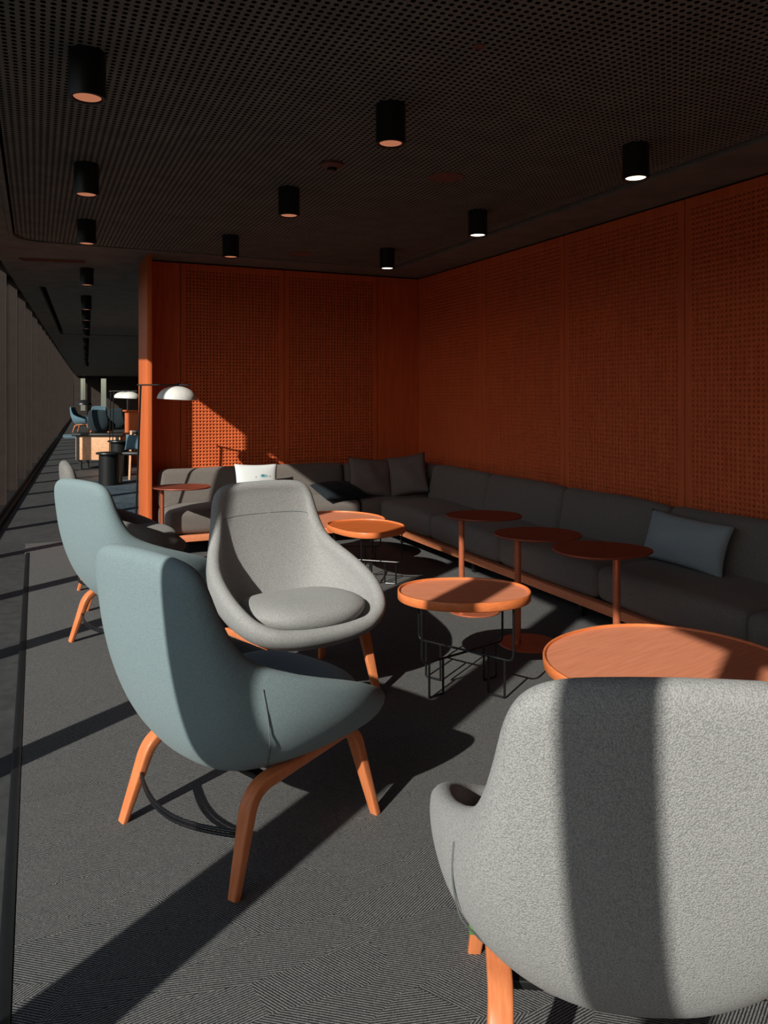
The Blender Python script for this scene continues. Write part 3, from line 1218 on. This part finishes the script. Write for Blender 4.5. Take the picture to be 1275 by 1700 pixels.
def coffee_table(label, loc, rz, hu, hv, H, top='tray_top', n=2.15, egg=0.0, thick=.042):
    t = thing('coffee_table', label, 'table', loc, rz, 'wire-legged coffee tables')
    pts = outline(hu, hv, n, 72, egg)
    bm = bmesh.new()
    loft(bm, pts, [(.02, H - thick), (.004, H - thick), (0, H - thick + .004), (0, H - .003), (.002, H), (.008, H), (.010, H - .002), (.0105, H - .009)], cap1=False)
    bm_obj('tray_rim', bm, 'tray_rim', t, sharp=50)
    bm = bmesh.new()
    loft(bm, pts, [(.0103, H - .012), (.0103, H - .009)])
    bm_obj('tray_top', bm, top, t, sharp=30)
    # two bent rods crossing low down, and four loop feet
    fx, fy = hu * .66, hv * .66
    zc = H * .36
    rr = .0055
    for k, (a, b) in enumerate((((-fx, -fy), (fx, fy)), ((-fx, fy), (fx, -fy)))):
        z = zc + .011 * k
        pts3 = round_path([(a[0], a[1], H - thick), (a[0], a[1], z), (b[0], b[1], z), (b[0], b[1], H - thick)], .035, 5)
        tube_obj('wire_frame', pts3, rr, 'black_wire', t, 8, up=Vector((b[1] - a[1], a[0] - b[0], 0)).normalized())
        for (px, py) in (a, b):
            d = Vector((-px, -py, 0)).normalized()
            s = Vector((-d.y, d.x, 0))
            p0 = Vector((px, py, 0)) + d * .045
            lp = round_path([p0 + Vector((0, 0, z)), p0 + Vector((0, 0, rr)), p0 + d * .085 + Vector((0, 0, rr)), p0 + d * .085 + Vector((0, 0, z))], .008, 3)
            tube_obj('foot_loop', lp, rr, 'black_wire', t, 8, up=s)
    return t


RZC = -YAW
coffee_table('small oval orange wire-legged tray table between grey chair and copper tables', (1.85, 3.165, .008), RZC, .315, .245, .467, n=2.15)
coffee_table('large round orange tray table behind the striped grey chair', (2.172, 2.188, .008), R(13), .462, .455, .392)
coffee_table('small dark orange tray table tucked over the edge of the large round one', (2.12, 1.50, .008), R(-4), .30, .29, .452, top='tray_dark')
coffee_table('rounded orange tray table standing over the larger one in front of the corner', (2.235, 5.235, .008), R(8), .26, .31, .425, top='tray_dark', n=2.5, egg=-.12)
coffee_table('large sunlit orange tray table half under the rounded one by the corner', (2.21, 5.92, .008), R(20), .43, .43, .372)


def copper_table(label, loc, rz, pole, H=.615, hu=.245, hv=.215, egg=0.0):
    """loc: centre of the top; pole: offset of the pole from it"""
    t = thing('side_table', label, 'table', loc, rz, 'copper side tables')
    bm = bmesh.new()
    loft(bm, outline(hu, hv, 2.05, 56, egg), [(.006, H - .012), (.001, H - .009), (0, H - .005), (.003, H)])
    bm_obj('top', bm, 'copper_top', t, sharp=50)
    bm = bmesh.new()
    M = Matrix.Translation((pole[0], pole[1], 0))
    lathe(bm, [(.0, .008), (.0185, .008), (.0185, H - .012), (0, H - .012)], 20, M)
    bm_obj('pole', bm, 'copper', t)
    bm = bmesh.new()
    M = Matrix.Translation((pole[0] * .45, pole[1] * .45, 0))
    lathe(bm, [(0, 0), (.165, 0), (.168, .004), (.165, .008), (0, .009)], 40, M)
    bm_obj('base_disc', bm, 'copper', t)
    return t


copper_table('copper side table with a dark round top behind the small oval tray table', (2.632, 4.25, .008), RZC, (-.145, -.02))
copper_table('copper side table in the middle, its dark top overlapping its neighbour', (2.556, 3.56, .008), RZC, (-.115, -.02))
copper_table('copper side table beside the slate blue pillow, rising behind the large round table', (2.60, 3.07, .008), RZC, (.055, -.05), hu=.25, egg=-.2)
copper_table('slim copper side table with a thin disc top beside the sofa end and partition', (1.125, 6.62, .008), RZC, (-.165, -.02), hu=.245, hv=.21)


# =================================================================== FLOOR LAMPS
def dome_mesh(bm, r, h, M, n=32):
    prof = [(r * math.cos(a), h * math.sin(a)) for a in [R(90 * i / 12) for i in range(13)]]
    prof[-1] = (0.0, h)
    inner = [(max(0, x - .006) if x > 0 else 0.0, z - .006) for x, z in reversed(prof)]
    inner[-1] = (r - .006, 0.0)
    lathe(bm, prof + inner[0:], n, M)
    bmesh.ops.remove_doubles(bm, verts=bm.verts, dist=1e-5)


def floor_lamp(label, loc, rz, Hh=1.475, reach=.31, r=.168, lean=.05, dark_rim=True):
    t = thing('floor_lamp', label, 'lamp', loc, rz, 'dome floor lamps')
    bm = bmesh.new()
    lathe(bm, [(0, 0), (.13, 0), (.132, .006), (.125, .012), (.02, .016), (0, .016)], 32)
    bm_obj('base', bm, 'dark_metal', t)
    tube_obj('pole', [(0, 0, .012), (lean, 0, Hh)], .0085, 'black_wire', t, 12)
    tube_obj('arm', [(lean - .03, 0, Hh), (lean + reach + .12, 0, Hh)], .007, 'black_wire', t, 12)
    bm = bmesh.new()
    M = Matrix.Translation((lean + reach, 0, Hh - .125)) @ Matrix.Rotation(R(3), 4, 'Y')
    dome_mesh(bm, r, .115, M)
    sh = bm_obj('shade', bm, 'lamp_white', t)
    bm = bmesh.new()
    lathe(bm, [(0, .105), (.016, .105), (.016, .14), (0, .14)], 14, Matrix.Translation((lean + reach, 0, Hh - .125)))
    bm_obj('shade_holder', bm, 'black_wire', sh)
    bm = bmesh.new()
    lathe(bm, [(0, .035), (.02, .03), (.03, .05), (.02, .08), (0, .085)], 14, Matrix.Translation((lean + reach, 0, Hh - .125)))
    bm_obj('bulb', bm, 'lamp_white', sh)
    return t


floor_lamp('black floor lamp with a white dome shade reaching over the sofa end', (0.775, 6.92, .008), RZC + R(3))


# =================================================================== CEILING FITTINGS
def downlight(label, loc, lit, group):
    t = thing('downlight', label, 'downlight', loc, 0, group)
    r, h = .066, .17
    bm = bmesh.new()
    lathe(bm, [(0, 0), (r, 0), (r, -h), (r - .012, -h), (r - .017, -h + .006)], 32)
    bm_obj('housing', bm, 'dark_metal', t)
    bm = bmesh.new()
    lathe(bm, [(r - .017, -h + .006), (r - .024, -h + .03), (.022, -h + .06), (.02, -h + .062)], 32)
    bm_obj('reflector', bm, 'lamp_glow' if lit else 'reflector_glow', t)  # reflector emits in place of the lamp light it would catch
    bm = bmesh.new()
    lathe(bm, [(.021, -h + .061), (0, -h + .055)], 20)
    bm_obj('lamp_lens', bm, 'lamp_glow', t)
    return t


for x, y, w in [(.173, 3.046, 'farthest from the partition'), (.252, 4.522, 'the middle one of three'), (.335, 5.987, 'beside the rounded ceiling corner')]:
    downlight('black copper-lined downlight in the window-side row, ' + w, (x, y, CEIL - .004), False, 'window-side downlights')
for x, y, w in [(1.415, 3.053, 'next to the sprinkler'), (1.415, 4.538, 'next to the smoke detector'), (1.415, 6.09, 'closest to the back wall')]:
    downlight('black copper-lined downlight over the middle of the lounge, ' + w, (x, y, CEIL - .004), False, 'middle downlights')
for x, y, w in [(2.775, 3.027, 'farthest from the corner'), (2.775, 4.559, 'between the other two'), (2.785, 6.08, 'closest to the corner')]:
    downlight('lit white downlight in the row above the long sofa, ' + w, (x, y, CEIL - .004), True, 'lit downlights')
downlight('small black downlight beside the air vent in the corridor ceiling', (.464, 8.275, CEIL), False, 'corridor downlights')
for x, y in [(.591, 10.667), (.676, 12.216), (.762, 13.77), (.86, 15.5), (1.02, 18.5), (1.19, 21.5), (1.36, 24.5), (1.55, 28.0), (1.8, 32.0)]:
    downlight('small black downlight in the row along the corridor ceiling beyond the partition', (x, y, CEIL), False, 'corridor downlights')

sd = thing('smoke_detector', 'reddish brown dome smoke detector on the perforated ceiling', 'detector', (1.475, 3.947, CEIL - .004))
bm = bmesh.new()
lathe(bm, [(0, 0), (.062, 0), (.064, -.014), (.05, -.024), (.03, -.027), (0, -.028)], 28)
bm_obj('body', bm, 'ceiling_red', sd)
bm = bmesh.new()
lathe(bm, [(.028, -.027), (.026, -.042), (.012, -.048), (0, -.048)], 24)
bm_obj('sensor_dome', bm, 'dark_metal', sd)
for (x, y, r, lb, nm, ct) in ((2.172, 3.924, .105, 'flush round ceiling speaker with reddish grille between the downlights', 'ceiling_speaker', 'speaker'),
                              (2.162, 6.60, .10, 'flush round ceiling speaker near the back wall', 'ceiling_speaker', 'speaker'),
                              (1.465, 2.40, .022, 'tiny pale sprinkler rosette on the perforated ceiling', 'sprinkler', 'sprinkler')):
    q = thing(nm, lb, ct, (x, y, CEIL - .004))
    bm = bmesh.new()
    lathe(bm, [(0, 0), (r, 0), (r, -.004), (r - .008, -.006), (r - .010, -.003)], 32)
    bm_obj('ring', bm, 'ceiling_red', q)
    bm = bmesh.new()
    lathe(bm, [(r - .010, -.003), (r * .4, -.0035), (0, -.0035)], 32)
    bm_obj('grille', bm, 'ceiling_red', q)
vt = thing('air_vent', 'long reddish linear air vent in the plain ceiling strip near the window', 'vent', (.146, 7.90, CEIL), R(-10))
box_obj('frame', (-.29, .29, -.065, .065, -.008, 0.0), 'ceiling_red', vt)
for k in range(4):
    box_obj('slat', (-.27, .27, -.048 + k * .028, -.036 + k * .028, -.013, -.008), 'ceiling_red', vt)

# =================================================================== BEYOND THE PARTITION
ps_ = at(94, 716)
po = thing('floor_post', 'small pale post standing by the window further down the corridor', 'post', ps_)
box_obj('stem', (-.03, .03, -.03, .03, 0, .20), 'post_pale', po, .004)
box_obj('cap', (-.09, .09, -.04, .04, .20, .23), 'post_pale', po, .004)

# low orange sideboard on dark legs
d0 = at(168, 777)
sbd = thing('sideboard', 'low peach-orange sideboard with a dark top on short dark legs', 'sideboard', d0, RZC)
box_obj('body', (-.40, .44, -.22, .22, .17, .62), 'peach_wood', sbd, .006)
box_obj('top', (-.46, .50, -.26, .26, .622, .665), 'dark_metal', sbd, .004)
for x in (-.36, .38):
    box_obj('end_panel', (x - .025, x + .025, -.235, -.221, .17, .62), 'dark_metal', sbd)
for x in (-.33, .37):
    for y in (-.17, .17):
        box_obj('leg', (x - .025, x + .025, y - .025, y + .025, 0, .17), 'dark_metal', sbd)

# black drum tables with overhanging tops
for (px, py, hh, rr, lb) in ((181, 806, .50, .15, 'black drum table with a round top next to the slatted chair'),
                             (198, 790, .60, .15, 'taller black drum table behind the first, by the floor lamp poles')):
    q = thing('drum_table', lb, 'table', at(px, py) + Vector((0, 0, .010)), 0, 'black drum tables')
    bm = bmesh.new()
    lathe(bm, [(0, 0), (rr, 0), (rr * .98, hh - .03), (0, hh - .03)], 28)
    bm_obj('drum', bm, 'dark_metal', q)
    bm = bmesh.new()
    lathe(bm, [(0, hh - .03), (rr * 1.27, hh - .024), (rr * 1.3, hh - .012), (rr * 1.27, hh), (0, hh)], 32)
    bm_obj('top', bm, 'dark_metal', q)

# two more dome lamps
for (px, py, rz, lb, re) in ((186, 790, RZC, 'slim floor lamp with a white dome beyond the partition, nearer the orange divider', .25),
                             (181, 783, RZC, 'slim floor lamp with a white dome beyond the partition, nearer the sideboard', .20)):
    p_ = at(px, py)
    floor_lamp(lb, p_ + Vector((0, 0, .0)), rz, 1.46, re + .03, .17, .03)

# slatted wooden chair
chp = at(230, 800) + Vector((0, 0, .0115))
ch = thing('slat_chair', 'wooden slat-back chair with peach legs and a blue pillow beyond the partition', 'chair', chp, RZC)
for sx in (-.19, .19):
    for y, hh in ((-.19, .43), (.19, .80)):
        bm = bmesh.new()
        sweep(bm, [(sx * 1.12, y * 1.1, 0), (sx, y, .43), (sx * .97, y * 1.12, hh + .001)], rrect(.018, .018, .005), up=Vector((1, 0, 0)))
        bm_obj('leg', bm, 'peach_wood', ch)
box_obj('seat', (-.22, .22, -.22, .22, .43, .475), 'dark_metal', ch, .012)
box_obj('top_rail', (-.22, .22, .195, .225, .74, .80), 'dark_metal', ch, .006)
for k in range(4):
    box_obj('slat', (-.135 + k * .08, -.105 + k * .08, .198, .216, .475, .745), 'peach_wood', ch)
V, F = pillow_mesh(.28, .26, .09)
pl = pyd('pillow', V, F, 'fabric_teal')
pl.location = chp + Vector((-.06, .10, .62))
pl.rotation_euler = (R(-16), 0, RZC)
tag(pl, 'small blue pillow leaning on the slat-back chair', 'pillow')

# half-height orange divider
dv0 = at(222, 771)
dv = thing('divider', 'waist-high orange divider with a dark planter box on top', 'divider', dv0, 0)
box_obj('body', (-.16, 2.2, 0, .12, 0, 1.06), 'end_orange', dv, .004)
box_obj('cap', (-.20, 2.2, -.03, .15, 1.06, 1.09), 'end_orange', dv, .004)
box_obj('shelf', (-.12, 2.1, -.01, .13, 1.09, 1.30), 'dark_wall', dv, .004)  # dark box for the shelf-like band above the divider

# far chairs
g = 'chairs far down the corridor'
dup(C1, at(138, 717), R(-20), 'teal lounge chair far down the corridor beside the window', g, {'fabric_blue': 'fabric_teal'})
dup(C1, at(168, 731), R(70), 'dark inky lounge chair with its back turned behind the sideboard', g, {'fabric_blue': 'fabric_ink'})
dup(C1, at(197, 724), R(75), 'dark inky lounge chair with its back turned next to the orange divider', g, {'fabric_blue': 'fabric_ink'})
dup(C1, at(164, 714), R(-95), 'teal lounge chair facing this way behind the dark inky chair', g, {'fabric_blue': 'fabric_teal'})
pdl = thing('pendant_lamp', 'black dome pendant lamp hanging far down the corridor', 'lamp', at(141, 717) + Vector((0, .6, 0)))
pdl.location.z = 0
bm = bmesh.new()
M = Matrix.Translation((0, 0, 1.0))
dome_mesh(bm, .28, .2, M)
bm_obj('shade', bm, 'dark_metal', pdl)
tube_obj('cord', [(0, 0, 1.19), (0, 0, CEIL)], .006, 'black_wire', pdl, 6)
tr = box_obj('rug', (-.5, .5, -1.2, 1.2, 0, .008), 'fabric_teal')
tr.location = at(131, 724)
tag(tr, 'small teal rug on the corridor floor beside the sideboard', 'rug')
